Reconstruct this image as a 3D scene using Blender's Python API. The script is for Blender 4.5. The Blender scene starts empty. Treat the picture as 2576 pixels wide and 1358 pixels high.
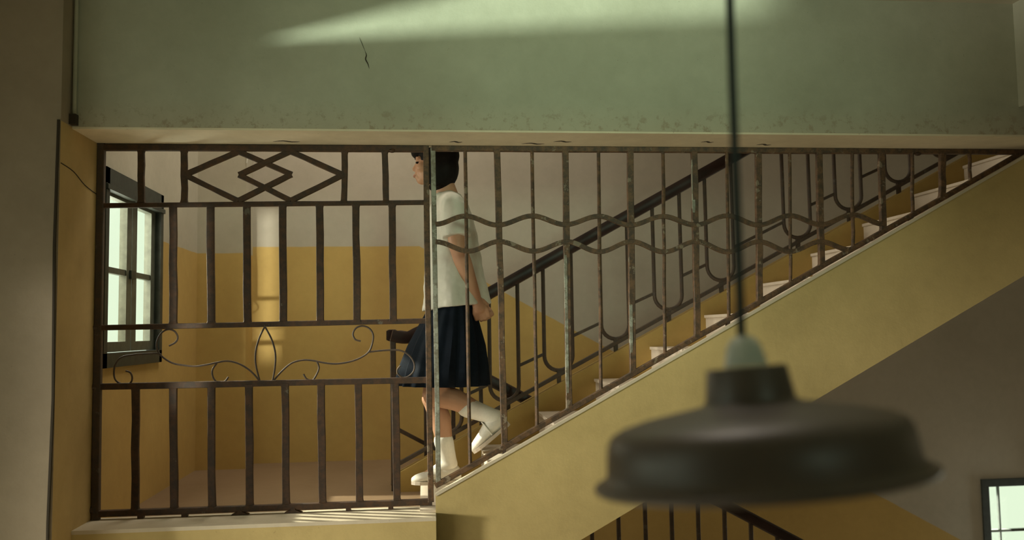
import bpy, bmesh, math, random
from mathutils import Vector, Matrix
random.seed(7)
R = math.radians
SC = bpy.context.scene
COL = SC.collection

# ------------------------------------------------------------------ camera
YAW, PITCH, ROLL = R(5.9), R(4.05), R(-0.9)
_f = Vector((math.sin(YAW) * math.cos(PITCH), math.cos(YAW) * math.cos(PITCH), math.sin(PITCH)))
_r = Vector((math.cos(YAW), -math.sin(YAW), 0))
_u = _r.cross(_f)
_r2 = _r * math.cos(ROLL) + _u * math.sin(ROLL)
_u2 = _u * math.cos(ROLL) - _r * math.sin(ROLL)
cam_d = bpy.data.cameras.new('camera')
cam = bpy.data.objects.new('camera', cam_d)
COL.objects.link(cam)
cam.matrix_world = Matrix(((_r2.x, _u2.x, -_f.x, 0), (_r2.y, _u2.y, -_f.y, -3.3), (_r2.z, _u2.z, -_f.z, 0), (0, 0, 0, 1)))
cam_d.sensor_width = 36
cam_d.lens = 36 * 2150 / 2576
cam_d.clip_start = 0.05
cam_d.dof.use_dof = True
cam_d.dof.focus_distance = 3.35
cam_d.dof.aperture_fstop = 1.9
SC.camera = cam

# ------------------------------------------------------------------ view, world, lights
SC.view_settings.view_transform = 'Standard'
SC.view_settings.look = 'None'
SC.view_settings.gamma = 1
SC.view_settings.use_curve_mapping = False
SC.view_settings.exposure = 0.0
SC.render.film_transparent = False
w = bpy.data.worlds.new('overcast_sky')
SC.world = w
w.use_nodes = True
w.node_tree.nodes['Background'].inputs[0].default_value = (0.86, 1.0, 0.77, 1)
w.node_tree.nodes['Background'].inputs[1].default_value = 1.08


def aim(o, target):
    d = Vector(target) - o.location
    o.rotation_euler = d.to_track_quat('-Z', 'Y').to_euler()


def area(name, loc, target, sx, sy, energy, color, spread=180):
    l = bpy.data.lights.new(name, 'AREA')
    l.shape = 'RECTANGLE'
    l.size, l.size_y, l.energy, l.color = sx, sy, energy, color
    l.spread = R(spread)
    o = bpy.data.objects.new(name, l)
    COL.objects.link(o)
    o.location = loc
    aim(o, target)
    return o


def spot(name, loc, target, angle, radius, energy, color):
    l = bpy.data.lights.new(name, 'SPOT')
    l.spot_size, l.spot_blend, l.shadow_soft_size, l.energy, l.color = R(angle), 0.2, radius, energy, color
    o = bpy.data.objects.new(name, l)
    COL.objects.link(o)
    o.location = loc
    aim(o, target)
    return o


# daylight through the big hall window low on the left
area('hall_window_light', (-2.50, -2.3, -0.90), (1.0, 0.0, -0.35), 1.1, 1.0, 4.3, (1.0, 0.90, 0.70), 70)
# added spot on the hall floor; its bounce brightens the soffit from below
spot('floor_bounce_spot', (-4.6, -1.6, 1.8), (-0.9, -1.5, -2.3), 50, 0.04, 3300, (1.0, 0.93, 0.76))
# added green fill for the front wall, set at the rear wall opening
area('rear_fill', (1.55, -4.9, 0.50), (0.55, -0.24, 0.95), 0.7, 0.6, 3.1, (0.72, 1.0, 0.70), 40)
# sky light through the landing window
area('landing_window_light', (-1.50, 0.42, 0.30), (0.0, 0.44, -0.25), 0.75, 0.8, 25, (1.0, 0.97, 0.82))
# added fill above the landing, brightening the stairwell walls
area('stairwell_fill', (-0.35, 0.85, 2.42), (-0.30, 0.85, 0.0), 1.3, 1.0, 31, (1.0, 0.90, 0.74))
# low sun through the landing window
spot('landing_sun', (-3.20, 0.95, 1.65), (-1.24, 0.40, 0.25), 40, 0.03, 1500, (1.0, 0.95, 0.78))
# level sun through the hall window, raking along the front wall and through the grille
spot('hall_sun', (-7.0, -2.9, 0.10), (0.6, -0.1, -0.25), 26, 0.35, 2300, (1.0, 0.95, 0.80))
# added fill over the hall, brightening the top of the lamp shade
area('lamp_top_fill', (0.35, -1.75, 1.22), (0.38, -2.0, 0.0), 0.6, 0.5, 2.0, (1.0, 0.88, 0.75), 110)
# added spot through the slot, throwing a bright wedge on the front wall
spot('wedge_patch_spot', (-9.0, -5.0, -0.2), (0.36, -0.24, 1.16), 6.6, 0.10, 9000, (0.85, 1.0, 0.80))
# added spot, trimmed by the rear wall slit to a narrow stairwell patch
spot('slit_spot', (-0.86, -12.0, -1.2), (-0.87, 1.6, 0.28), 5, 0.06, 4600, (1.0, 0.98, 0.80))
# daylight on the lower flight
area('lower_window_light', (3.65, 1.57, -1.35), (3.0, 0.0, -1.3), 0.55, 0.6, 15, (0.95, 1.0, 0.85))

# ------------------------------------------------------------------ materials
MATS = {}


def new_mat(name):
    m = bpy.data.materials.new(name)
    m.use_nodes = True
    nt = m.node_tree
    b = nt.nodes['Principled BSDF']
    MATS[name] = m
    return m, nt, b


def node(nt, kind, **kw):
    n = nt.nodes.new(kind)
    for k, v in kw.items():
        setattr(n, k, v)
    return n


def noise(nt, scale, detail=4, rough=0.6, vec=None):
    n = node(nt, 'ShaderNodeTexNoise')
    n.inputs['Scale'].default_value = scale
    n.inputs['Detail'].default_value = detail
    n.inputs['Roughness'].default_value = rough
    if vec is not None:
        nt.links.new(vec, n.inputs['Vector'])
    return n.outputs['Fac']


def ramp(nt, fac, lo, hi):
    n = node(nt, 'ShaderNodeMapRange')
    n.inputs['From Min'].default_value = lo
    n.inputs['From Max'].default_value = hi
    nt.links.new(fac, n.inputs['Value'])
    return n.outputs['Result']


def math_n(nt, op, a, b=None):
    n = node(nt, 'ShaderNodeMath', operation=op)
    for i, v in enumerate((a, b)):
        if v is None:
            continue
        if isinstance(v, (int, float)):
            n.inputs[i].default_value = v
        else:
            nt.links.new(v, n.inputs[i])
    return n.outputs[0]


def mix(nt, fac, a, b):
    n = node(nt, 'ShaderNodeMix', data_type='RGBA')
    for s, v in ((n.inputs[0], fac), (n.inputs[6], a), (n.inputs[7], b)):
        if isinstance(v, (int, float)):
            s.default_value = v
        elif isinstance(v, tuple):
            s.default_value = (*v, 1)
        else:
            nt.links.new(v, s)
    return n.outputs[2]


def bump(nt, b, h, strength, dist=0.004):
    n = node(nt, 'ShaderNodeBump')
    n.inputs['Strength'].default_value = strength
    n.inputs['Distance'].default_value = dist
    nt.links.new(h, n.inputs['Height'])
    nt.links.new(n.outputs['Normal'], b.inputs['Normal'])


def paint(name, base, low=None, split=None, slope=None, stain=0.25, rough=0.75, yellow_reveal=False, specks=True, low_edge=None):
    """Old wall paint: base colour, optional lower dado colour below a painted line."""
    m, nt, b = new_mat(name)
    geo = node(nt, 'ShaderNodeNewGeometry')
    pos = geo.outputs['Position']
    big = noise(nt, 1.7, 5, 0.62, pos)
    fine = noise(nt, 22, 6, 0.7, pos)
    c = base
    if low is not None:
        sep = node(nt, 'ShaderNodeSeparateXYZ')
        nt.links.new(pos, sep.inputs[0])
        wob = math_n(nt, 'MULTIPLY', math_n(nt, 'SUBTRACT', noise(nt, 9, 3, 0.5, pos), 0.5), 0.006)
        line = split
        if slope is not None:
            x0, z0, s = slope
            sl = math_n(nt, 'ADD', math_n(nt, 'MULTIPLY', math_n(nt, 'SUBTRACT', sep.outputs[0], x0), -s), z0)
            line = math_n(nt, 'MINIMUM', sl, split)
        d = math_n(nt, 'ADD', math_n(nt, 'SUBTRACT', line, sep.outputs[2]), wob)
        below = ramp(nt, d, -0.0015, 0.0015)
        if yellow_reveal:
            sn = node(nt, 'ShaderNodeSeparateXYZ')
            nt.links.new(geo.outputs['True Normal'], sn.inputs[0])
            side = math_n(nt, 'GREATER_THAN', sn.outputs[0], 0.5)
            below = math_n(nt, 'MULTIPLY', below, side)
        c = mix(nt, below, base, low)
    # worn and grimy patches
    dark = node(nt, 'ShaderNodeMix', data_type='RGBA', blend_type='MULTIPLY')
    dark.inputs[0].default_value = stain
    if isinstance(c, tuple):
        dark.inputs[6].default_value = (*c, 1)
    else:
        nt.links.new(c, dark.inputs[6])
    st = mix(nt, ramp(nt, big, 0.3, 0.7), (0.62, 0.60, 0.52), (1.12, 1.12, 1.08))
    nt.links.new(st, dark.inputs[7])
    c = dark.outputs[2]
    fm = mix(nt, ramp(nt, fine, 0.25, 0.75), (0.94, 0.94, 0.93), (1.04, 1.04, 1.04))
    mm = node(nt, 'ShaderNodeMix', data_type='RGBA', blend_type='MULTIPLY')
    mm.inputs[0].default_value = 1.0
    nt.links.new(c, mm.inputs[6])
    nt.links.new(fm, mm.inputs[7])
    c = mm.outputs[2]
    if specks:
        sp = noise(nt, 60, 3, 0.75, pos)
        area_m = noise(nt, 5, 2, 0.5, pos)
        k = math_n(nt, 'MULTIPLY', ramp(nt, sp, 0.69, 0.74), ramp(nt, area_m, 0.45, 0.6))
        k = math_n(nt, 'MULTIPLY', k, 0.55)
        c = mix(nt, k, c, (0.10, 0.085, 0.05))
    if low_edge is not None:
        # scuffed strip of bare grime just above a lower edge
        sep2 = node(nt, 'ShaderNodeSeparateXYZ')
        nt.links.new(pos, sep2.inputs[0])
        z0, hgt = low_edge
        e = ramp(nt, sep2.outputs[2], z0 + hgt, z0)
        n1 = ramp(nt, noise(nt, 30, 6, 0.75, pos), 0.52, 0.62)
        k = math_n(nt, 'MULTIPLY', math_n(nt, 'MULTIPLY', e, n1), 0.75)
        c = mix(nt, k, c, (0.20, 0.15, 0.085))
        c = mix(nt, math_n(nt, 'MULTIPLY', e, 0.35), c, (0.50, 0.42, 0.30))
    nt.links.new(c, b.inputs['Base Color'])
    b.inputs['Roughness'].default_value = rough
    b.inputs['Specular IOR Level'].default_value = 0.25
    bump(nt, b, math_n(nt, 'ADD', fine, big), 0.25)
    return m


YEL = (0.56, 0.385, 0.135)
GRY = (0.50, 0.465, 0.38)
paint('front_wall_paint', (0.455, 0.465, 0.37), stain=0.55, low_edge=(0.73, 0.10))
paint('soffit_paint', (0.82, 0.75, 0.58), stain=0.5)
paint('pier_paint', (0.36, 0.30, 0.225), low=(0.60, 0.44, 0.20), split=0.728, yellow_reveal=True, stain=0.6)
paint('left_wall_paint', GRY, low=YEL, split=0.44, stain=0.35)
paint('back_wall_paint', (0.50, 0.455, 0.385), low=YEL, split=0.49, slope=(0.417, 0.244, 0.556), stain=0.3)
paint('yellow_paint', (0.54, 0.425, 0.19), stain=0.55)
paint('curb_paint', (0.47, 0.325, 0.11), stain=0.5)
paint('sill_plaster', (0.62, 0.55, 0.43), stain=0.5, rough=0.6)
paint('step_plaster', (0.74, 0.65, 0.55), stain=0.6, rough=0.55)
paint('floor_terrazzo', (0.24, 0.165, 0.105), stain=0.5, rough=0.4)
paint('hall_floor', (0.50, 0.42, 0.32), stain=0.4, rough=0.5)
paint('hall_plaster', (0.34, 0.31, 0.24), stain=0.4)
paint('ceiling_paint', (0.58, 0.55, 0.45), stain=0.4)


def simple(name, col, rough=0.6, metal=0.0, var=0.0, scale=20, bmp=0.0, spec=0.4):
    m, nt, b = new_mat(name)
    geo = node(nt, 'ShaderNodeTexCoord')
    n = noise(nt, scale, 5, 0.65, geo.outputs['Object'])
    lo = tuple(max(0, c * (1 - var)) for c in col)
    hi = tuple(min(1, c * (1 + var)) for c in col)
    nt.links.new(mix(nt, ramp(nt, n, 0.3, 0.7), lo, hi), b.inputs['Base Color'])
    b.inputs['Roughness'].default_value = rough
    b.inputs['Metallic'].default_value = metal
    b.inputs['Specular IOR Level'].default_value = spec
    if bmp:
        bump(nt, b, n, bmp, 0.002)
    return m


def rust(name, brown, rusty, flake, amount, rough=0.6):
    m, nt, b = new_mat(name)
    geo = node(nt, 'ShaderNodeNewGeometry')
    p = geo.outputs['Position']
    a = noise(nt, 38, 7, 0.72, p)
    c = mix(nt, ramp(nt, a, 0.42, 0.6), brown, rusty)
    f = noise(nt, 16, 6, 0.7, p)
    c = mix(nt, math_n(nt, 'MULTIPLY', ramp(nt, f, 0.62 - amount, 0.64 - amount), 0.75), c, flake)
    nt.links.new(c, b.inputs['Base Color'])
    b.inputs['Roughness'].default_value = rough
    b.inputs['Specular IOR Level'].default_value = 0.45
    bump(nt, b, a, 0.5, 0.002)
    return m


rust('rusty_iron', (0.040, 0.024, 0.014), (0.075, 0.036, 0.016), (0.13, 0.12, 0.09), -0.03)
rust('flaking_iron', (0.060, 0.038, 0.022), (0.145, 0.080, 0.038), (0.24, 0.20, 0.14), 0.02)
rust('green_paint_and_lit_iron', (0.25, 0.26, 0.21), (0.15, 0.13, 0.09), (0.36, 0.38, 0.31), 0.08)  # green paint of the post, also the painted light on three uprights
rust('dark_iron', (0.060, 0.045, 0.035), (0.085, 0.055, 0.035), (0.12, 0.10, 0.08), 0.0)
simple('handrail_wood', (0.028, 0.013, 0.010), 0.45, 0, 0.4, 12, 0.05)
simple('window_frame_paint', (0.035, 0.042, 0.036), 0.5, 0, 0.35, 25, 0.1)
simple('window_sash_paint', (0.10, 0.11, 0.085), 0.5, 0, 0.3, 25, 0.1)
simple('lamp_enamel', (0.10, 0.082, 0.065), 0.42, 0.0, 0.15, 9, 0.0, 0.9)
simple('lamp_inner', (0.55, 0.55, 0.48), 0.4)
simple('porcelain', (0.62, 0.68, 0.60), 0.25, 0, 0.05)
simple('cord_rubber', (0.010, 0.018, 0.015), 0.5)
simple('skin', (0.50, 0.27, 0.165), 0.5, 0, 0.06, 14)
simple('lip_skin', (0.42, 0.19, 0.13), 0.45)
simple('hair', (0.007, 0.005, 0.004), 0.65, 0, 0.4, 60, 0.0, 0.15)
simple('blouse_cotton', (0.66, 0.64, 0.56), 0.8, 0, 0.04, 40, 0.05)
simple('skirt_wool', (0.007, 0.011, 0.018), 0.75, 0, 0.2, 60, 0.1, 0.1)
simple('sock_cotton', (0.74, 0.70, 0.62), 0.85, 0, 0.05, 120, 0.2)
simple('shoe_canvas', (0.72, 0.68, 0.60), 0.7, 0, 0.05, 90, 0.1)
simple('shoe_sole', (0.55, 0.48, 0.40), 0.6)
simple('eye_white', (0.6, 0.58, 0.55), 0.3)
simple('dark_crack', (0.045, 0.035, 0.022), 0.9)
simple('white_cable', (0.75, 0.75, 0.68), 0.5)
# window glass: mostly clear, slightly glossy
m, nt, b = new_mat('window_glass')
nt.nodes.remove(b)
tr = node(nt, 'ShaderNodeBsdfTransparent')
tr.inputs[0].default_value = (0.97, 0.985, 0.96, 1)
gl = node(nt, 'ShaderNodeBsdfGlossy')
gl.inputs['Roughness'].default_value = 0.08
mx = node(nt, 'ShaderNodeMixShader')
mx.inputs[0].default_value = 0.06
nt.links.new(tr.outputs[0], mx.inputs[1])
nt.links.new(gl.outputs[0], mx.inputs[2])
nt.links.new(mx.outputs[0], nt.nodes['Material Output'].inputs[0])


# ------------------------------------------------------------------ mesh helpers
class MB:
    def __init__(self):
        self.v, self.f = [], []

    def add(self, vs, fs):
        n = len(self.v)
        self.v += [tuple(p) for p in vs]
        self.f += [tuple(i + n for i in f) for f in fs]

    def box(self, x0, y0, z0, x1, y1, z1):
        vs = [(x, y, z) for z in (z0, z1) for y in (y0, y1) for x in (x0, x1)]
        self.add(vs, [(0, 2, 3, 1), (4, 5, 7, 6), (0, 1, 5, 4), (2, 6, 7, 3), (0, 4, 6, 2), (1, 3, 7, 5)])
        return self

    def prism(self, pts, y0, y1):
        """polygon in XZ (counter-clockwise seen from -Y) extruded along Y"""
        n = len(pts)
        vs = [(x, y0, z) for x, z in pts] + [(x, y1, z) for x, z in pts]
        fs = [tuple(range(n)), tuple(range(2 * n - 1, n - 1, -1))]
        fs += [(i, i + n, (i + 1) % n + n, (i + 1) % n) for i in range(n)]
        self.add(vs, fs)
        return self

    def sweep(self, pts, prof, up=(0, -1, 0), scale=None, closed=False):
        """profile [(a, b)] swept along pts; a across, b along the up direction"""
        pts = [Vector(p) for p in pts]
        n, k = len(pts), len(prof)
        vs = []
        up = Vector(up)
        for i, p in enumerate(pts):
            if closed:
                t = pts[(i + 1) % n] - pts[i - 1]
            else:
                t = pts[min(i + 1, n - 1)] - pts[max(i - 1, 0)]
            t.normalize()
            a = t.cross(up)
            if a.length < 1e-4:
                a = t.cross(Vector((1, 0, 0)))
            a.normalize()
            u = a.cross(t).normalized()
            s = scale[i] if scale else 1
            vs += [p + a * (q[0] * s) + u * (q[1] * s) for q in prof]
        fs = []
        for i in range(n if closed else n - 1):
            j = (i + 1) % n
            for q in range(k):
                r = (q + 1) % k
                fs.append((i * k + q, i * k + r, j * k + r, j * k + q))
        if not closed:
            fs.append(tuple(range(k - 1, -1, -1)))
            fs.append(tuple(range((n - 1) * k, n * k)))
        self.add(vs, fs)
        return self

    def lathe(self, prof, n=48, c=(0, 0, 0)):
        k = len(prof)
        vs = []
        for i in range(n):
            a = 2 * math.pi * i / n
            vs += [(c[0] + r * math.cos(a), c[1] + r * math.sin(a), c[2] + z) for r, z in prof]
        fs = []
        for i in range(n):
            j = (i + 1) % n
            for q in range(k - 1):
                fs.append((i * k + q, j * k + q, j * k + q + 1, i * k + q + 1))
        self.add(vs, fs)
        return self

    def loft(self, rings, cap0=True, cap1=True):
        k = len(rings[0])
        n0 = len(rings)
        vs = [p for r in rings for p in r]
        fs = []
        for i in range(n0 - 1):
            for q in range(k):
                r = (q + 1) % k
                fs.append((i * k + q, i * k + r, (i + 1) * k + r, (i + 1) * k + q))
        if cap0:
            fs.append(tuple(range(k - 1, -1, -1)))
        if cap1:
            fs.append(tuple(range((n0 - 1) * k, n0 * k)))
        self.add(vs, fs)
        return self

    def capsule(self, p, q, r0, r1, n=16, h=5):
        p, q = Vector(p), Vector(q)
        t = (q - p).normalized()
        a = t.cross(Vector((0.31, 0.87, 0.2))).normalized()
        b_ = t.cross(a)
        rings = []
        for i in range(h + 1):
            an = math.pi / 2 * (1 - i / h)
            c, rr = p - t * (r0 * math.sin(an)), max(r0 * math.cos(an), 1e-4)
            rings.append([c + (a * math.cos(2 * math.pi * s / n) + b_ * math.sin(2 * math.pi * s / n)) * rr for s in range(n)])
        for i in range(h + 1):
            an = math.pi / 2 * i / h
            c, rr = q + t * (r1 * math.sin(an)), max(r1 * math.cos(an), 1e-4)
            rings.append([c + (a * math.cos(2 * math.pi * s / n) + b_ * math.sin(2 * math.pi * s / n)) * rr for s in range(n)])
        return self.loft(rings)

    def ell(self, c, rad, rot=(0, 0, 0), n=20, h=12):
        from mathutils import Euler
        m_ = Euler(rot).to_matrix()
        c = Vector(c)
        rings = []
        for i in range(h + 1):
            an = -math.pi / 2 + math.pi * i / h
            rr = max(math.cos(an), 1e-3)
            rings.append([c + m_ @ Vector((rad[0] * rr * math.cos(2 * math.pi * s / n), rad[1] * rr * math.sin(2 * math.pi * s / n), rad[2] * math.sin(an))) for s in range(n)])
        return self.loft(rings)

    def mesh(self, name, mat, smooth=False):
        me = bpy.data.meshes.new(name)
        me.from_pydata(self.v, [], self.f)
        bm = bmesh.new()
        bm.from_mesh(me)
        bmesh.ops.recalc_face_normals(bm, faces=bm.faces)
        if smooth:
            for e in bm.edges:
                if len(e.link_faces) == 2 and e.calc_face_angle(0) > 0.7:
                    e.smooth = False
        bm.to_mesh(me)
        bm.free()
        me.materials.append(MATS[mat])
        if smooth:
            for p in me.polygons:
                p.use_smooth = True
        me.update()
        return me

    def build(self, name, mat, parent=None, smooth=False, label=None, kind=None):
        o = bpy.data.objects.new(name, self.mesh(name, mat, smooth))
        COL.objects.link(o)
        if parent is not None:
            o.parent = parent
        if label:
            o['label'] = label
        if kind:
            o['kind'] = kind
        return o


def thing(name, label, cat, group=None):
    o = bpy.data.objects.new(name, None)
    COL.objects.link(o)
    o.empty_display_size = 0.05
    o['label'], o['category'] = label, cat
    if group:
        o['group'] = group
    return o


def struct(name, mb, mat, parent=None, label=None):
    o = mb.build(name, mat, parent)
    if parent is None:
        o['kind'] = 'structure'
    if label:
        o['label'] = label
    return o


def window(name, label):
    o = bpy.data.objects.new(name, None)
    COL.objects.link(o)
    o['kind'], o['label'] = 'structure', label
    return o


def chamfer(wd, th, c=0.1):
    a, b_ = wd / 2, th / 2
    k = min(wd, th) * c
    return [(-a + k, -b_), (a - k, -b_), (a, -b_ + k), (a, b_ - k), (a - k, b_), (-a + k, b_), (-a, b_ - k), (-a, -b_ + k)]


def ngon(r, n=10):
    return [(r * math.cos(2 * math.pi * i / n), r * math.sin(2 * math.pi * i / n)) for i in range(n)]


def spline(pts, n=6):
    """Catmull-Rom through pts"""
    P = [Vector(p) for p in pts]
    out = []
    for i in range(len(P) - 1):
        p0, p1, p2, p3 = P[max(i - 1, 0)], P[i], P[i + 1], P[min(i + 2, len(P) - 1)]
        for s in range(n):
            t = s / n
            out.append(0.5 * ((2 * p1) + (p2 - p0) * t + (2 * p0 - 5 * p1 + 4 * p2 - p3) * t * t + (3 * p1 - p0 - 3 * p2 + p3) * t ** 3))
    out.append(P[-1])
    return out


def iron_bar(name, p, q, wd, th, mat, parent, flare=1.3, round_=False, label=None, segs=4):
    """a straight bar with small weld swellings at both ends and a hand-made waver"""
    p, q = Vector(p), Vector(q)
    L = (q - p).length
    e = min(0.012, L * 0.2)
    ts = [0, e / L] + [e / L + (1 - 2 * e / L) * i / segs for i in range(1, segs)] + [1 - e / L, 1]
    sc = [flare, 1] + [random.uniform(0.95, 1.06) for _ in range(segs - 1)] + [1, flare]
    pts = []
    for i, t in enumerate(ts):
        d = Vector((random.uniform(-1, 1), random.uniform(-1, 1), 0)) * (0.0016 if 1 < i < len(ts) - 2 else 0)
        pts.append(p.lerp(q, t) + d)
    prof = ngon(wd / 2, 8) if round_ else chamfer(wd, th)
    return MB().sweep(pts, prof, up=(0, -1, 0), scale=sc).build(name, mat, parent, smooth=round_, label=label)


# ------------------------------------------------------------------ the setting
FLOOR, BACK, XL = -0.71, 1.60, -1.21
CEIL = 1.25
# front wall above the opening, its soffit
wf = struct('wall_front', MB().box(XL, -0.24, 0.729, 4.9, 0.03, CEIL + 0.25), 'front_wall_paint', label='pale green plaster wall above the stair opening')
struct('soffit', MB().box(XL, -0.237, 0.722, 4.9, 0.028, 0.7292), 'soffit_paint', wf, 'cream painted underside of the wall')


def crack(pts, wd, parent, y, name='paint_crack'):
    n = len(pts)
    P = spline([(x, y, z) for x, z in pts], 4)
    sc = [max(0.15, math.sin(math.pi * (i + 0.4) / len(P))) for i in range(len(P))]
    return MB().sweep(P, chamfer(wd, 0.0012), up=(0, -1, 0), scale=sc).build(name, 'dark_crack', parent)


crack([(-0.205, 1.015), (-0.20, 1.0), (-0.203, 0.985), (-0.195, 0.968), (-0.19, 0.95)], 0.0045, wf, -0.2405)
crack([(-0.225, 1.065), (-0.215, 1.04), (-0.205, 1.015)], 0.0016, wf, -0.2405)
for x0, y0, ln in ((-0.56, -0.06, 0.10), (0.10, -0.07, 0.05), (0.38, -0.05, 0.09), (0.50, -0.09, 0.07), (1.08, -0.10, 0.05), (1.32, -0.06, 0.06)):
    P = spline([(x0, y0, 0.7215), (x0 + ln * 0.4, y0 - 0.012, 0.7215), (x0 + ln * 0.7, y0 + 0.004, 0.7215), (x0 + ln, y0 - 0.004, 0.7215)], 3)
    MB().sweep(P, chamfer(0.012, 0.0012), up=(0, 0, 1), scale=[max(0.15, math.sin(math.pi * (i + 0.4) / len(P))) for i in range(len(P))]).build('paint_crack', 'dark_crack', wf)
# left pier that steps forward of the front wall
wp = struct('wall_pier', MB().box(-1.9, -0.33, -2.4, XL, 0.0, CEIL + 0.25), 'pier_paint', label='grey plastered pier with a yellow reveal')
MB().sweep([(XL - 0.006, -0.334, 0.73), (XL - 0.010, -0.336, 0.3), (XL - 0.004, -0.334, -0.2), (XL - 0.011, -0.336, -0.6), (XL - 0.008, -0.335, -1.1)], chamfer(0.008, 0.006), up=(0, -1, 0)).build('paint_edge', 'dark_crack', wp)
MB().sweep(spline([(XL + 0.001, -0.325, 0.585), (XL + 0.001, -0.22, 0.575), (XL + 0.001, -0.12, 0.545), (XL + 0.001, -0.01, 0.53)], 4), chamfer(0.003, 0.002), up=(1, 0, 0)).build('paint_crack', 'dark_crack', wp)
# thin conduit in the corner of pier and front wall
cd = thing('conduit', 'thin grey conduit pipe in the corner between pier and green wall', 'pipe')
MB().sweep([(XL + 0.012, -0.252, 0.745), (XL + 0.012, -0.252, CEIL)], ngon(0.007, 10)).build('pipe', 'front_wall_paint', cd, smooth=True)
MB().box(XL, -0.268, 0.732, XL + 0.022, -0.241, 0.768).build('end_cap', 'dark_crack', cd)

# left wall of the stairwell with its window hole
WY0, WY1, WZ0, WZ1 = 0.055, 0.772, -0.118, 0.648
mb = MB()
mb.box(XL - 0.13, 0.0, -2.4, XL - 0.04, BACK + 0.15, WZ0 - 0.1)
mb.box(XL - 0.13, 0.0, WZ1 + 0.1, XL - 0.04, BACK + 0.15, 2.6)
mb.box(XL - 0.13, WY1 + 0.45, WZ0 - 0.1, XL - 0.04, BACK + 0.15, WZ1 + 0.1)
mb.box(XL - 0.04, 0.0, -2.4, XL, BACK + 0.15, WZ0)
mb.box(XL - 0.04, 0.0, WZ1, XL, BACK + 0.15, 2.6)
mb.box(XL - 0.04, 0.0, WZ0, XL, WY0, WZ1)
mb.box(XL - 0.04, WY1, WZ0, XL, BACK + 0.15, WZ1)
struct('wall_left', mb, 'left_wall_paint')
struct('wall_column', MB().box(XL - 0.01, 1.42, -2.4, -0.955, BACK + 0.01, 2.6), 'left_wall_paint', label='square plaster column in the landing corner')
# back wall with the lower window hole
BX0, BX1, BZ0, BZ1 = 3.315, 4.05, -1.75, -0.935
mb = MB()
mb.box(XL - 0.16, BACK, -2.4, BX0, BACK + 0.15, 2.6)
mb.box(BX1, BACK, -2.4, 4.9, BACK + 0.15, 2.6)
mb.box(BX0, BACK, BZ1, BX1, BACK + 0.15, 2.6)
mb.box(BX0, BACK, -2.4, BX1, BACK + 0.15, BZ0)
struct('wall_back', mb, 'back_wall_paint')
struct('wall_right', MB().box(4.75, -5.1, -2.4, 4.9, BACK, 2.6), 'hall_plaster')
# hall: floor, ceilings, side and rear walls
struct('floor', MB().box(-2.75, -5.1, -2.55, 4.9, BACK + 0.15, -2.4), 'hall_floor')
struct('ceiling', MB().box(-2.75, -5.1, CEIL, 4.9, -0.20, CEIL + 0.15), 'ceiling_paint')
struct('ceiling_stairwell', MB().box(XL - 0.16, 0.0, 2.5, 4.9, BACK + 0.15, 2.65), 'ceiling_paint')
struct('wall_upper', MB().box(XL - 0.16, -0.1, CEIL + 0.1, 4.9, 0.03, 2.6), 'hall_plaster')
tb = struct('trim_1', MB().box(2.312, -3.2, 0.838, 2.75, -0.24, CEIL), 'front_wall_paint', label='pale green ceiling beam running towards the camera')


def wall_with_hole_x(x0, x1, y0, y1, z0, z1, hole):
    """a wall in a YZ plane with one polygonal hole given as (y, z), made of trapezoid slabs"""
    ys = sorted(set([y0, y1] + [p[0] for p in hole]))
    mb = MB()

    def span(y):
        zs = []
        n = len(hole)
        for i in range(n):
            a, b_ = hole[i], hole[(i + 1) % n]
            if a[0] == b_[0]:
                if abs(a[0] - y) < 1e-9:
                    zs += [a[1], b_[1]]
                continue
            t = (y - a[0]) / (b_[0] - a[0])
            if -1e-9 <= t <= 1 + 1e-9:
                zs.append(a[1] + (b_[1] - a[1]) * t)
        return (min(zs), max(zs)) if zs else None

    def slab(ya, yb, za0, za1, zb0, zb1):
        if max(za1 - za0, zb1 - zb0) < 1e-6:
            return
        vs = [(x, y, z) for x in (x0, x1) for y, z in ((ya, za0), (yb, zb0), (yb, zb1), (ya, za1))]
        mb.add(vs, [(3, 2, 1, 0), (4, 5, 6, 7), (0, 1, 5, 4), (1, 2, 6, 5), (2, 3, 7, 6), (3, 0, 4, 7)])
    for ya, yb in zip(ys, ys[1:]):
        sa, sb = span(ya + 1e-7), span(yb - 1e-7)
        if sa is None or sb is None:
            slab(ya, yb, z0, z1, z0, z1)
        else:
            slab(ya, yb, z0, sa[0], z0, sb[0])
            slab(ya, yb, sa[1], z1, sb[1], z1)
    return mb


# left hall wall: a big window low down (right half) and an added slot higher up, shaped to cast the wedge of light
GS = Vector((-9.0, -5.0, -0.2))


def shade_pt(P, x):
    t = (x - GS.x) / (P[0] - GS.x)
    return (GS.y + (P[1] - GS.y) * t, GS.z + (P[2] - GS.z) * t)


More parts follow.
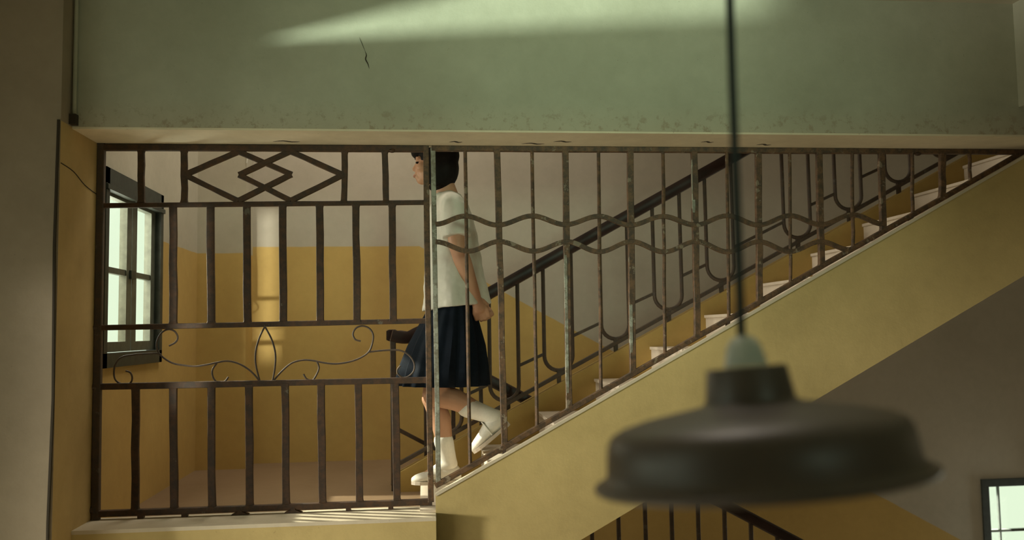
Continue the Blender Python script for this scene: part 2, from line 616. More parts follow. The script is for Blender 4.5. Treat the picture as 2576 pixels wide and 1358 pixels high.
slot = [shade_pt(P, -2.6) for P in ((-0.56, -0.24, 1.045), (1.33, -0.24, 1.187), (1.33, -0.24, 1.32), (0.38, -0.24, 1.30))]
mb = wall_with_hole_x(-2.62, -2.6, -2.3, -0.33, 0.45, CEIL + 0.1, slot)
mb.v = [(p[0], p[1], p[2]) for p in mb.v]
hole2 = [(-2.2, -1.55), (-0.97, -1.55), (-0.97, 0.16), (-2.2, 0.16)]
m2 = wall_with_hole_x(-2.75, -2.6, -2.3, -0.33, -2.4, 0.45, hole2)
mb.add(m2.v, m2.f)
m2 = wall_with_hole_x(-2.75, -2.6, -5.1, -2.3, -2.4, 1.2, [(-3.4, -0.1), (-2.45, -0.1), (-2.45, 0.85), (-3.4, 0.85)])  # added opening whose bright sky reflects in the lamp shade
mb.add(m2.v, m2.f)
struct('wall_hall_left', mb, 'hall_plaster')
struct('wall_hall_corner', MB().box(-2.75, -0.33, -2.4, -1.9, -0.18, CEIL + 0.1), 'hall_plaster')
# rear hall wall with an added fill opening and a slit cut to shape the beam (all behind the camera)
SS = Vector((-0.86, -12.0, -1.2))


def slit_pt(x, z):
    t = (-5.0 - SS.y) / (BACK - SS.y)
    return (SS.x + (x - SS.x) * t, SS.z + (z - SS.z) * t)


(sx0, sz0), (sx1, sz1) = slit_pt(-0.925, -0.14), slit_pt(-0.815, 0.69)
mb = MB()
mb.box(-2.75, -5.02, -2.4, sx0, -5.0, CEIL + 0.1)
mb.box(sx0, -5.02, -2.4, sx1, -5.0, sz0)
mb.box(sx0, -5.02, sz1, sx1, -5.0, CEIL + 0.1)
mb.box(sx1, -5.02, -2.4, 1.2, -5.0, CEIL + 0.1)
mb.box(1.2, -5.02, -2.4, 1.9, -5.0, 0.2)
mb.box(1.2, -5.02, 0.8, 1.9, -5.0, CEIL + 0.1)
mb.box(1.9, -5.02, -2.4, 4.9, -5.0, CEIL + 0.1)
struct('wall_hall_rear', mb, 'hall_plaster')

# landing slab and its front beam
fl = struct('floor_landing', MB().box(XL, 0.02, FLOOR - 0.18, -0.02, BACK, FLOOR).box(-0.02, 0.685, FLOOR - 0.18, -0.0, BACK, FLOOR), 'floor_terrazzo', label='brown terrazzo floor of the stair landing')
lb = struct('landing_beam', MB().box(XL, -0.170, -1.25, 0.036, 0.03, -0.675), 'yellow_paint')
lb['label'] = 'yellow painted concrete beam at the front of the landing'
struct('sill_cap', MB().prism([(XL, -0.675), (0.036, -0.675), (0.036, -0.662), (XL, -0.662)], -0.174, 0.032), 'sill_plaster', lb, 'worn pale plaster top of the beam')

# ------------------------------------------------------------------ staircases
X0, Z0, DX, DZ = -0.015, -0.655, 0.2655, 0.1425


def st_top(x):
    return -0.598 + 0.53 * (x - 0.036)


st = thing('staircase', 'concrete staircase with yellow side climbing right behind the iron grille', 'staircase')
XE = 2.545
MB().prism([(0.036, -1.065), (3.3, -1.065 + 0.53 * 3.264), (3.3, 0.721), (XE - 0.02, 0.721), (0.036, st_top(0.036))], -0.10, -0.084).build('stringer', 'yellow_paint', st, label='yellow painted outer stringer')
MB().sweep([(0.037, -0.093, st_top(0.036) + 0.001), (XE - 0.03, -0.093, st_top(XE - 0.03) + 0.001)], [(-0.005, -0.010), (0.005, -0.010), (0.005, 0.011), (-0.005, 0.011)], up=(0, -1, 0)).build('stringer_cap', 'sill_plaster', st, label='pale worn plaster ledge along the top of the stringer')
for k in range(12):
    x, z = X0 + DX * k, Z0 + DZ * k
    zb = max(z - 0.36, -0.89) if k else FLOOR
    pts = [(x, z - DZ if k else FLOOR), (x + DX + 0.02, (z - DZ - 0.02) if k else FLOOR), (x + DX + 0.02, z), (x - 0.007, z), (x - 0.007, z - 0.012), (x, z - 0.015)]
    MB().prism(pts, -0.084, 0.605).build('step', 'step_plaster', st)
MB().prism([(-0.02, -0.90), (3.2, -0.90 + 0.5367 * 3.22), (3.2, -0.79 + 0.5367 * 3.22), (-0.02, -0.79)], -0.084, 0.60).build('soffit', 'back_wall_paint', st)


def curb_top(x):
    return -0.625 + 0.52 * (x + 0.116)


MB().prism([(-0.13, FLOOR), (0.0, FLOOR), (0.0, -0.93), (3.2, -0.93 + 0.53 * 3.2), (3.2, curb_top(3.2)), (-0.13, curb_top(-0.13))], 0.60, 0.675).build('curb', 'curb_paint', st, label='yellow inner curb of the flight')

# descending flight behind
sd = thing('lower_staircase', 'lower concrete staircase descending right behind the yellow flight', 'staircase')
for k in range(11):
    x, z = -0.0 + DX * k, FLOOR - 0.15 - 0.148 * k
    pts = [(x, z - 0.16), (x + DX + 0.02, z - 0.16), (x + DX + 0.02, z), (x, z)]
    MB().prism(pts, 0.74, BACK - 0.002).build('step', 'step_plaster', sd)
MB().prism([(0.0, -1.25), (2.9, -1.25 - 0.557 * 2.9), (2.9, -0.70 - 0.557 * 2.9), (0.0, -0.70)], 0.685, 0.74).build('curb', 'curb_paint', sd, label='yellow inner curb of the lower flight')

# ------------------------------------------------------------------ landing grille (front, left)
g = thing('landing_grille', 'rusty iron grille with interlaced diamonds and wire scrolls closing the landing opening', 'grille')
BAR = 0.027
iron_bar('frame_bar', (-1.197, 0, 0.722), (-1.193, 0, -0.662), 0.026, 0.024, 'dark_iron', g, 1.05)
iron_bar('frame_bar', (0.012, 0, 0.72), (0.019, 0, -0.640), 0.022, 0.024, 'flaking_iron', g, 1.05)
iron_bar('frame_bar', (-1.205, 0, 0.7075), (0.012, 0, 0.7095), 0.024, 0.024, 'rusty_iron', g, 1.0)
for za, zb, wd in ((0.488, 0.500, 0.018), (0.034, 0.042, 0.020), (-0.182, -0.183, 0.023)):
    iron_bar('rail', (-1.19, 0, za), (0.008, 0, zb), wd, 0.018, 'rusty_iron', g, 1.1, segs=6)
iron_bar('rail', (-1.19, 0, -0.640), (0.024, 0, -0.640), 0.023, 0.022, 'rusty_iron', g, 1.1, segs=6)
for xa, xb in ((-1.054, -1.050), (-0.898, -0.895), (-0.300, -0.303), (-0.147, -0.143)):
    iron_bar('upright', (xa, 0, 0.700), (xb, 0, 0.498), 0.023, 0.016, 'rusty_iron', g, 1.25)
for xa, xb in ((-0.936, -0.930), (-0.799, -0.792), (-0.666, -0.660), (-0.533, -0.529), (-0.395, -0.392), (-0.258, -0.255), (-0.120, -0.118)):
    iron_bar('upright', (xa, 0, 0.492), (xb, 0, 0.042), BAR, 0.016, 'rusty_iron', g, 1.2)
for xa, xb in ((-1.061, -1.056), (-0.927, -0.918), (-0.790, -0.783), (-0.654, -0.648), (-0.522, -0.516), (-0.389, -0.383), (-0.251, -0.247), (-0.112, -0.108)):
    iron_bar('upright', (xa, 0, -0.186), (xb, 0, -0.634), BAR, 0.016, 'rusty_iron', g, 1.2)
for dia in (((-0.895, 0.605), (-0.698, 0.695), (-0.500, 0.608), (-0.697, 0.506)), ((-0.695, 0.605), (-0.505, 0.697), (-0.306, 0.607), (-0.502, 0.507))):
    for i in range(4):
        a, c = Vector((dia[i][0], 0, dia[i][1])), Vector((dia[(i + 1) % 4][0], 0, dia[(i + 1) % 4][1]))
        iron_bar('diamond_bar', a, c, 0.021, 0.016, 'rusty_iron', g, 1.05)
WIRES = [
    [(-1.097, -0.126), (-1.081, -0.133), (-1.074, -0.151), (-1.080, -0.170), (-1.106, -0.175), (-1.132, -0.160), (-1.139, -0.132), (-1.133, -0.100), (-1.113, -0.076), (-1.075, -0.068), (-1.034, -0.065), (-0.993, -0.064), (-0.972, -0.068)],
    [(-0.944, -0.037), (-0.921, -0.024), (-0.913, -0.005), (-0.925, 0.017), (-0.949, 0.024), (-0.973, 0.010), (-0.988, -0.022), (-0.985, -0.054), (-0.965, -0.079), (-0.930, -0.101), (-0.889, -0.110), (-0.847, -0.114), (-0.806, -0.109), (-0.771, -0.102), (-0.736, -0.097), (-0.701, -0.104), (-0.666, -0.122), (-0.638, -0.146), (-0.613, -0.177)],
    [(-0.729, -0.156), (-0.742, -0.172), (-0.767, -0.176), (-0.784, -0.157), (-0.787, -0.129), (-0.771, -0.104)],
    [(-0.598, 0.028), (-0.617, -0.013), (-0.630, -0.064), (-0.629, -0.114), (-0.614, -0.176)],
    [(-0.596, 0.028), (-0.571, -0.021), (-0.558, -0.072), (-0.559, -0.122), (-0.568, -0.176)],
    [(-0.564, -0.173), (-0.532, -0.137), (-0.497, -0.109), (-0.457, -0.099), (-0.422, -0.101), (-0.375, -0.111), (-0.331, -0.115), (-0.281, -0.108), (-0.240, -0.093), (-0.212, -0.073), (-0.199, -0.046), (-0.194, -0.011), (-0.207, 0.015), (-0.233, 0.026), (-0.258, 0.019), (-0.270, -0.003), (-0.262, -0.024), (-0.241, -0.031)],
    [(-0.454, -0.151), (-0.443, -0.169), (-0.422, -0.175), (-0.408, -0.158), (-0.397, -0.129), (-0.405, -0.104)],
    [(-0.212, -0.073), (-0.173, -0.069), (-0.128, -0.067), (-0.090, -0.070), (-0.058, -0.089), (-0.040, -0.119), (-0.042, -0.148), (-0.062, -0.168), (-0.084, -0.172), (-0.102, -0.157), (-0.103, -0.141), (-0.092, -0.127)],
]
for W in WIRES:
    P = spline([(x, 0, z) for x, z in W], 5)
    MB().sweep(P, ngon(0.0034, 8), up=(0, -1, 0)).build('scroll', 'dark_iron', g, smooth=True)
for x in (-1.035, -0.880):
    MB().box(x - 0.010, -0.012, -0.662, x + 0.010, 0.012, -0.645).build('stub', 'rusty_iron', g)
for x in (-0.288, -0.131):
    MB().box(x - 0.009, -0.012, -0.662, x + 0.009, 0.012, -0.645).build('stub', 'rusty_iron', g)
for x in (-0.682, -0.490):
    MB().prism([(x - 0.032, -0.661), (x + 0.032, -0.661), (x + 0.020, -0.655), (x + 0.008, -0.650), (x + 0.007, -0.644), (x - 0.007, -0.644), (x - 0.008, -0.650), (x - 0.020, -0.655)], -0.014, 0.014).build('stub', 'rusty_iron', g)
for z in (0.036, -0.182, -0.625):
    MB().sweep([(-1.212, -0.004, z), (-1.196, -0.004, z)], ngon(0.012, 8), up=(0, 0, 1)).build('wall_bolt', 'dark_iron', g)

# ------------------------------------------------------------------ stair grille (front, right)
h = thing('stair_grille', 'rusty iron grille of uprights and wavy bars above the yellow stair stringer', 'grille')


def bot(x):
    return -0.578 + 0.525 * (x - 0.044)


iron_bar('frame_bar', (0.034, 0, 0.7115), (2.53, 0, 0.7115), 0.021, 0.024, 'flaking_iron', h, 1.0, segs=10)
MB().sweep([Vector((0.036 + (2.47) * i / 14, random.uniform(-.001, .001), bot(0.036 + 2.47 * i / 14) + random.uniform(-.0015, .0015))) for i in range(15)], chamfer(0.020, 0.024), up=(0, -1, 0)).build('frame_bar', 'flaking_iron', h)
iron_bar('frame_bar', (0.039, 0, 0.712), (0.048, 0, bot(0.048)), 0.019, 0.020, 'green_paint_and_lit_iron', h, 1.1, label='post with grey green paint')
THICK = [(0.289, 0.302), (0.560, 0.555), (0.822, 0.810), (1.083, 1.073), (1.351, 1.334), (1.608, 1.599), (1.876, 1.868), (2.142, 2.130)]
THIN = [(0.164, 0.169), (0.427, 0.428), (0.693, 0.681), (0.955, 0.940), (1.219, 1.204), (1.482, 1.464), (1.749, 1.734), (2.008, 1.997), (2.259, 2.257)]
for i, (xa, xb) in enumerate(THICK):
    iron_bar('upright', (xa, 0, 0.708), (xb, 0, bot(xb)), 0.024, 0.020, 'flaking_iron', h, 1.25, segs=6)
# pale strips on three uprights: light on their left sides put into colour
for i, t0, t1 in ((1, 0.35, 0.98), (2, 0.40, 0.95), (3, 0.02, 0.36)):
    xa, xb = THICK[i]
    a, c = Vector((xa, 0, 0.708)), Vector((xb, 0, bot(xb)))
    p, q = a.lerp(c, t0), a.lerp(c, t1)
    off = Vector((-0.0065, -0.0052, 0))
    MB().sweep([p.lerp(q, s / 6) + off for s in range(7)], chamfer(0.013, 0.011), up=(0, -1, 0), scale=[0.6, 1, 0.92, 1.05, 0.95, 1, 0.6]).build('lit_strip', 'green_paint_and_lit_iron', h, label='pale green strip of painted light on the upright')
for xa, xb in THIN:
    iron_bar('thin_upright', (xa, -0.003, 0.708), (xb, -0.003, bot(xb)), 0.0145, 0.0145, 'flaking_iron', h, 1.35, round_=True, segs=6)


def wave(nodes, amp_first):
    pts = []
    for (xa, za), (xb, zb) in zip(nodes, nodes[1:]):
        for s in range(8):
            t = s / 8
            e = 0.5 - 0.5 * math.cos(math.pi * t)
            pts.append((xa + (xb - xa) * t, -0.006, za + (zb - za) * e))
    pts.append((nodes[-1][0], -0.006, nodes[-1][1]))
    return pts


W1 = [(0.046, 0.414), (0.161, 0.446), (0.287, 0.410), (0.423, 0.446), (0.554, 0.411), (0.687, 0.444), (0.814, 0.408), (0.947, 0.443), (1.078, 0.408), (1.210, 0.445), (1.340, 0.407), (1.471, 0.445), (1.600, 0.408), (1.737, 0.448), (1.868, 0.409)]
W2 = [(0.046, 0.346), (0.172, 0.309), (0.291, 0.346), (0.428, 0.307), (0.558, 0.344), (0.687, 0.303), (0.816, 0.343), (0.948, 0.301), (1.079, 0.342), (1.209, 0.299), (1.337, 0.340), (1.465, 0.299), (1.597, 0.339), (1.715, 0.306)]
for W in (W1, W2):
    MB().sweep(wave(W, 0), chamfer(0.0185, 0.013), up=(0, -1, 0)).build('wavy_bar', 'flaking_iron', h)
for x in (0.30, 1.20, 1.99):
    MB().box(x - 0.006, -0.012, st_top(x) - 0.05, x + 0.006, 0.012, bot(x)).build('stub', 'dark_iron', h)
# weld blobs left on the top bar
for x in (-0.118, 2.03):
    MB().ell((x, -0.008, 0.700), (0.014, 0.012, 0.008), n=10, h=6).build('weld', 'rusty_iron', g if x < 0 else h, smooth=True)

# ------------------------------------------------------------------ inner balustrade
YB = 0.64
bl = thing('balustrade', 'iron balustrade of U shaped bars under a dark wooden handrail beside the steps', 'balustrade')


def hr(x):
    return 0.005 + 0.543 * (x + 0.014)


prof = [(-0.026, -0.020), (-0.014, -0.026), (0.014, -0.026), (0.026, -0.018), (0.030, 0.0), (0.026, 0.018), (0.014, 0.026), (-0.014, 0.026), (-0.026, 0.020)]
P = spline([(-0.150, YB, -0.012), (-0.115, YB, -0.020), (-0.075, YB, -0.022), (-0.035, YB, -0.004), (0.01, YB, hr(0.01)), (0.2, YB, hr(0.2))], 6) + [Vector((x, YB, hr(x))) for x in (0.5, 0.9, 1.3, 1.7, 2.2, 2.7, 3.2)]
MB().sweep(P, prof, up=(0, -1, 0), scale=[0.75] + [1] * (len(P) - 1)).build('handrail', 'handrail_wood', bl, smooth=True, label='dark red brown wooden handrail')
iron_bar('newel', (-0.143, YB, -0.03), (-0.140, YB, FLOOR), 0.026, 0.026, 'dark_iron', bl, 1.05)
MB().sweep([(x, YB, curb_top(x) + 0.036) for x in (-0.14, 0.4, 1.0, 1.6, 2.2, 3.1)], chamfer(0.018, 0.02), up=(0, -1, 0)).build('bottom_rail', 'dark_iron', bl)
UC = [0.100, 0.364, 0.618, 0.889, 1.147, 1.407, 1.795, 2.060, 2.320, 2.560]
HW = 0.0665
for c in UC:
    zb = curb_top(c) + 0.056
    pts = [Vector((c - HW, YB, hr(c - HW) - 0.02)), Vector((c - HW, YB, zb + HW + 0.05))]
    for s in range(0, 13):
        a = math.pi + math.pi * s / 12
        pts.append(Vector((c + HW * math.cos(a), YB, zb + HW + HW * 1.0 * math.sin(a))))
    pts += [Vector((c + HW, YB, zb + HW + 0.05)), Vector((c + HW, YB, hr(c + HW) - 0.02))]
    MB().sweep(pts, ngon(0.0092, 8), up=(0, -1, 0)).build('u_bar', 'dark_iron', bl, smooth=True)
    MB().box(c - 0.009, YB - 0.008, curb_top(c) - 0.004, c + 0.009, YB + 0.008, zb).build('stub', 'dark_iron', bl)
for c0, c1 in zip(UC, UC[1:]):
    xa, xb = c0 + HW, c1 - HW
    MB().sweep([(xa, YB, curb_top(xa) + 0.178), (xb, YB, curb_top(xb) + 0.168)], chamfer(0.014, 0.012), up=(0, -1, 0)).build('tie_bar', 'dark_iron', bl)

# descending balustrade
YD = 0.79
bd = thing('lower_balustrade', 'dark iron balustrade with wooden handrail descending behind the yellow flight', 'balustrade')


def hd(x):
    return -0.233 - 0.548 * (x - 0.305)


P = [Vector((-0.148, YB + 0.03, -0.014)), Vector((-0.150, YD - 0.03, -0.012)), Vector((-0.135, YD, -0.018))] + [Vector((x, YD, hd(x))) for x in (-0.06, 0.2, 0.6, 1.0, 1.4, 1.8, 2.3, 2.8)]
P = spline(P, 4)
MB().sweep(P, prof, up=(0, 0, 1)).build('handrail', 'handrail_wood', bd, smooth=True, label='dark red brown wooden handrail')
iron_bar('newel', (-0.150, YD, -0.03), (-0.150, YD, FLOOR), 0.022, 0.022, 'dark_iron', bd, 1.05)
MB().sweep([(-0.150, YD, -0.442), (0.138, YD, -0.442 - 0.548 * 0.288)], chamfer(0.018, 0.012), up=(0, -1, 0)).build('tie_bar', 'rusty_iron', bd, label='brown lower tie bar')
for k in range(20):
    x = 0.003 + 0.1305 * k
    ztop, zbot = hd(x) - 0.02, max(-0.70 - 0.557 * x - 0.005, -2.39)
    iron_bar('baluster', (x, YD, ztop), (x, YD, zbot if x > 0.01 else FLOOR - 0.0), 0.019, 0.012, 'dark_iron', bd, 1.1)

# ------------------------------------------------------------------ landing window (in the left wall)
win = window('window_1', 'dark framed casement window with two leaves beside the landing')
fr = MB()
for a in ((WY0, WZ1 - 0.062, WY1, WZ1), (WY0, WZ0, WY1, WZ0 + 0.055), (WY0, WZ0, WY0 + 0.036, WZ1), (WY1 - 0.036, WZ0, WY1, WZ1)):
    fr.box(XL - 0.045, a[0], a[1], XL + 0.014, a[2], a[3])
fr.build('window_frame', 'window_frame_paint', win)
MB().box(XL - 0.02, WY0 - 0.004, WZ1 - 0.085, XL + 0.022, WY1 + 0.0, WZ1 - 0.066).build('head_moulding', 'window_frame_paint', win)
for ya, yb in ((WY0 + 0.034, 0.424), (0.432, WY1 - 0.034)):
    lf = MB()
    za, zb = WZ0 + 0.058, WZ1 - 0.066
    s = 0.058
    xa, xb = XL - 0.042, XL - 0.012
    lf.box(xa, ya, za, xb, ya + s, zb).box(xa, yb - s, za, xb, yb, zb)
    lf.box(xa, ya + s, za, xb, yb - s, za + 0.04).box(xa, ya + s, zb - 0.03, xb, yb - s, zb)
    leaf = lf.build('casement', 'window_sash_paint', win)
    zm = 0.262
    MB().box(xa + 0.004, ya + s, zm - 0.012, xb - 0.004, yb - s, zm + 0.012).build('glazing_bar', 'window_sash_paint', leaf)
    for z0_, z1_ in ((za + 0.04, zm - 0.012), (zm + 0.012, zb - 0.03)):
        MB().box(XL - 0.030, ya + s - 0.003, z0_ - 0.003, XL - 0.027, yb - s + 0.003, z1_ + 0.003).build('pane', 'window_glass', leaf)
MB().box(XL - 0.014, 0.398, 0.24, XL - 0.002, 0.452, 0.275).build('latch', 'window_frame_paint', win)

# lower window in the back wall
win = window('window_2', 'dark framed gridded window low on the back wall at the right edge')
fr = MB()
t = 0.045
for a in ((BX0, BZ1 - t, BX1, BZ1), (BX0, BZ0, BX1, BZ0 + t), (BX0, BZ0 + t, BX0 + t, BZ1 - t), (BX1 - t, BZ0 + t, BX1, BZ1 - t)):
    fr.box(a[0], BACK - 0.012, a[1], a[2], BACK + 0.12, a[3])
fr.build('window_frame', 'window_frame_paint', win)
xs = [BX0 + t, 3.449, 3.650, 3.851, BX1 - t]
zs = [BZ0 + t, -1.49, -1.25, BZ1 - t]
for x in xs[1:-1]:
    MB().box(x - 0.005, BACK + 0.03, BZ0 + t, x + 0.005, BACK + 0.045, BZ1 - t).build('glazing_bar', 'window_sash_paint', win)
for z in zs[1:-1]:
    MB().box(BX0 + t, BACK + 0.028, z - 0.007, BX1 - t, BACK + 0.047, z + 0.007).build('glazing_bar', 'window_sash_paint', win)
for i in range(4):
    for j in range(3):
        MB().box(xs[i] + 0.004, BACK + 0.036, zs[j] + 0.005, xs[i + 1] - 0.004, BACK + 0.039, zs[j + 1] - 0.005).build('pane', 'window_glass', win)

# thin cable high on the column edge
o = MB().sweep(spline([(-0.950, 1.415, 1.30), (-0.951, 1.412, 1.1), (-0.949, 1.414, 0.99), (-0.953, 1.413, 0.93)], 4), ngon(0.003, 6)).build('cable', 'white_cable', None, smooth=True)
o['label'], o['category'] = 'short white cable hanging on the edge of the corner column', 'cable'

# ------------------------------------------------------------------ pendant lamp in the foreground
lamp = thing('pendant_lamp', 'dark enamel pendant lamp on a black cord hanging in the foreground', 'lamp')
LX, LY = 0.361, -2.35
lamp.location = (LX, LY, CEIL)
TILT = Matrix.Translation((0, 0, -CEIL)) @ Matrix.Rotation(R(-3.9), 4, 'Y') @ Matrix.Rotation(R(-4.0), 4, 'X') @ Matrix.Translation((0, 0, CEIL))
T = -CEIL
shade = [(0.000, -0.046), (0.0435, -0.046), (0.045, -0.049), (0.050, -0.083), (0.055, -0.087), (0.085, -0.092), (0.120, -0.098), (0.146, -0.105), (0.160, -0.112), (0.1655, -0.121), (0.168, -0.136), (0.170, -0.155), (0.174, -0.161), (0.180, -0.165)]
under = [(0.180, -0.170), (0.172, -0.167), (0.165, -0.150), (0.159, -0.126), (0.140, -0.112), (0.085, -0.098), (0.045, -0.090), (0.040, -0.052), (0.0, -0.052)]
sh = MB().lathe([(r, z + T) for r, z in shade + under], 72).build('lamp_shade', 'lamp_enamel', lamp, smooth=True)
sh.data.transform(TILT)
rim = [(0.1815 + 0.0042 * math.cos(2 * math.pi * i / 10), -0.1685 + T + 0.0042 * math.sin(2 * math.pi * i / 10)) for i in range(11)]
MB().lathe(rim, 72).build('rim', 'lamp_enamel', sh, smooth=True).data.transform(TILT)
MB().lathe([(0.0, T - 0.010), (0.006, T - 0.010), (0.014, T - 0.014), (0.019, T - 0.022), (0.022, T - 0.034), (0.0245, T - 0.045), (0.0, T - 0.045)], 32).build('socket', 'porcelain', lamp, smooth=True, label='white porcelain socket').data.transform(TILT)
MB().sweep(spline([(0.0, 0, T - 0.012), (0.0, 0, -0.9), (0.002, 0, -0.6), (-0.002, 0, -0.3), (0, 0, 0)], 5), ngon(0.0052, 10)).build('cord', 'cord_rubber', lamp, smooth=True)
MB().lathe([(0, -0.03), (0.03, -0.028), (0.04, -0.012), (0.042, 0), (0, 0)], 24).build('ceiling_cup', 'porcelain', lamp, smooth=True)


# ------------------------------------------------------------------ the girl
def solid(mb, name, mat, parent, voxel, smooth_it=4, fac=0.5, label=None):
    """fuse overlapping closed shapes into one continuous surface"""
    me = mb.mesh(name + '_raw', mat)
    o = bpy.data.objects.new(name, me)
    COL.objects.link(o)
    r = o.modifiers.new('fuse', 'REMESH')
    r.mode = 'VOXEL'
    r.voxel_size = voxel
    s = o.modifiers.new('soften', 'SMOOTH')
    s.factor, s.iterations = fac, smooth_it
    dg = bpy.context.evaluated_depsgraph_get()
    me2 = bpy.data.meshes.new_from_object(o.evaluated_get(dg))
    o.modifiers.clear()
    o.data = me2
    me2.name = name
    bpy.data.meshes.remove(me)
    me2.materials.clear()
    me2.materials.append(MATS[mat])
    for p in me2.polygons:
        p.use_smooth = True
    if parent is not None:
        o.parent = parent
    if label:
        o['label'] = label
    return o


girl = thing('person', 'person in white blouse, dark pleated skirt and white socks walking down the stairs', 'person')
YC = 0.42
b = MB()
# head, turned down a little
b.ell((0.055, YC, 0.752), (0.088, 0.072, 0.088))
b.ell((0.018, YC, 0.705), (0.050, 0.056, 0.066), (0, R(-12), 0))
b.ell((-0.004, YC, 0.664), (0.026, 0.030, 0.022))             # chin
b.capsule((-0.022, YC, 0.738), (-0.038, YC, 0.710), 0.008, 0.0105)   # nose
b.ell((-0.030, YC, 0.684), (0.012, 0.020, 0.007))             # upper lip
b.ell((-0.027, YC, 0.674), (0.011, 0.018, 0.006))             # lower lip
for s in (-1, 1):
    b.ell((-0.018, YC + s * 0.032, 0.752), (0.016, 0.022, 0.008))    # brow
    b.ell((-0.004, YC + s * 0.042, 0.712), (0.025, 0.020, 0.022))    # cheek
    b.ell((0.062, YC + s * 0.073, 0.722), (0.018, 0.008, 0.028))     # ear
b.capsule((0.075, YC, 0.68), (0.112, YC, 0.57), 0.047, 0.050)
# trunk
b.ell((0.118, YC, 0.46), (0.088, 0.140, 0.135))
b.ell((0.112, YC, 0.24), (0.080, 0.118, 0.17))
b.ell((0.118, YC, 0.05), (0.098, 0.145, 0.13))
for s in (-1, 1):
    b.capsule((0.112, YC + s * 0.03, 0.545), (0.122, YC + s * 0.140, 0.520), 0.030, 0.036)
# arms go behind the back
ARMS = {-1: ((0.125, 0.270, 0.530), (0.140, 0.245, 0.352), (0.216, 0.300, 0.140)), 1: ((0.125, 0.570, 0.530), (0.160, 0.600, 0.352), (0.244, 0.530, 0.140))}
for s, (sh_, el, wr) in ARMS.items():
    b.capsule(sh_, el, 0.043, 0.036)
    e, w_ = Vector(el), Vector(wr)
    b.capsule(e, e.lerp(w_, 0.3), 0.035, 0.037)
    b.capsule(e.lerp(w_, 0.3), w_, 0.037, 0.024)
    d = (w_ - e).normalized()
    inn = Vector((0, -s, 0))
    inn = (inn - d * inn.dot(d)).normalized()      # towards the other hand
    bk = d.cross(inn).normalized()
    palm = w_ + d * 0.045
    b.capsule(w_, palm, 0.022, 0.027)
    for k in range(4):
        off = bk * (0.030 - 0.020 * k)
        Lk = (0.034, 0.038, 0.036, 0.029)[k]
        k0 = w_ + d * 0.062 + off * 0.9
        k1 = k0 + d * Lk + inn * 0.012
        k2 = k1 + d * 0.006 + inn * (Lk * 0.75)
        k3 = k2 - d * 0.014 + inn * (Lk * 0.35)
        b.capsule(palm + off * 0.6, k0, 0.012, 0.010, 10, 3)
        b.capsule(k0, k1, 0.0098, 0.009, 10, 3)
        b.capsule(k1, k2, 0.009, 0.0085, 10, 3)
        b.capsule(k2, k3, 0.0085, 0.0075, 10, 3)
    th = w_ + d * 0.022 + bk * 0.022 + inn * 0.006
    b.capsule(th, th + d * 0.030 + bk * 0.016 + inn * 0.020, 0.012, 0.010, 10, 3)
    b.capsule(th + d * 0.030 + bk * 0.016 + inn * 0.020, th + d * 0.052 + bk * 0.012 + inn * 0.038, 0.010, 0.008, 10, 3)
# legs: right one stands on the first step, left one trails with the heel raised
HIP_R, KN_R, AN_R = Vector((0.115, 0.490, 0.02)), Vector((0.034, 0.480, -0.290)), Vector((0.104, 0.480, -0.575))
HIP_L, KN_L, AN_L = Vector((0.115, 0.350, 0.02)), Vector((0.040, 0.360, -0.268)), Vector((0.296, 0.365, -0.368))
for hp, kn, an in ((HIP_R, KN_R, AN_R), (HIP_L, KN_L, AN_L)):
    b.capsule(hp, kn, 0.078, 0.049)
    calf = kn.lerp(an, 0.32)
    nrm = Vector((0.010, 0, 0.0)) if an.x - kn.x < 0.15 else Vector((0.004, 0, 0.012))
    b.capsule(kn, calf + nrm, 0.046, 0.047)
    b.capsule(calf + nrm, kn.lerp(an, 0.62) + nrm * 0.4, 0.047, 0.037)
    b.capsule(kn.lerp(an, 0.62) + nrm * 0.4, an, 0.037, 0.029)
b.capsule(AN_R, (0.0, 0.478, -0.625), 0.030, 0.022)
b.capsule(AN_L, (0.248, 0.362, -0.462), 0.030, 0.024)
solid(b, 'body', 'skin', girl, 0.0045, 5)
# face details
for s in (-1, 1):
    MB().ell((-0.0245, YC + s * 0.029, 0.733), (0.008, 0.0125, 0.0045), n=12, h=8).build('eye', 'hair', girl, smooth=True, label='lowered dark eye')
    MB().sweep(spline([(-0.033, YC + s * 0.014, 0.757), (-0.033, YC + s * 0.030, 0.762), (-0.022, YC + s * 0.046, 0.757)], 3), ngon(0.003, 6)).build('eyebrow', 'hair', girl, smooth=True)
MB().ell((-0.036, YC, 0.680), (0.008, 0.017, 0.0075), n=12, h=8).build('lips', 'lip_skin', girl, smooth=True)
# bobbed hair
b = MB()
b.ell((0.064, YC, 0.772), (0.097, 0.086, 0.090))
b.ell((0.088, YC, 0.715), (0.070, 0.087, 0.095))
b.ell((0.083, YC, 0.670), (0.052, 0.080, 0.068), (0, R(28), 0))
for s in (-1, 1):
    b.ell((0.060, YC + s * 0.066, 0.705), (0.052, 0.020, 0.085), (0, R(10), 0))
b.ell((-0.008, YC, 0.798), (0.050, 0.070, 0.036), (0, R(-38), 0))
solid(b, 'hair', 'hair', girl, 0.0055, 4)


# blouse
def ring(z, cx, rx, ry, n=40, tilt=0.0, wob=0.0, seed=0):
    rr = random.Random(seed)
    ph = [rr.uniform(0, 6.28) for _ in range(4)]
    out = []
    for i in range(n):
        a = 2 * math.pi * i / n
        k = 1 + wob * (math.sin(3 * a + ph[0]) + 0.7 * math.sin(5 * a + ph[1]) + 0.5 * math.sin(8 * a + ph[2]))
        x, y = cx + rx * k * math.cos(a), YC + ry * k * math.sin(a)
        out.append((x, y, z + tilt * (x - cx)))
    return out


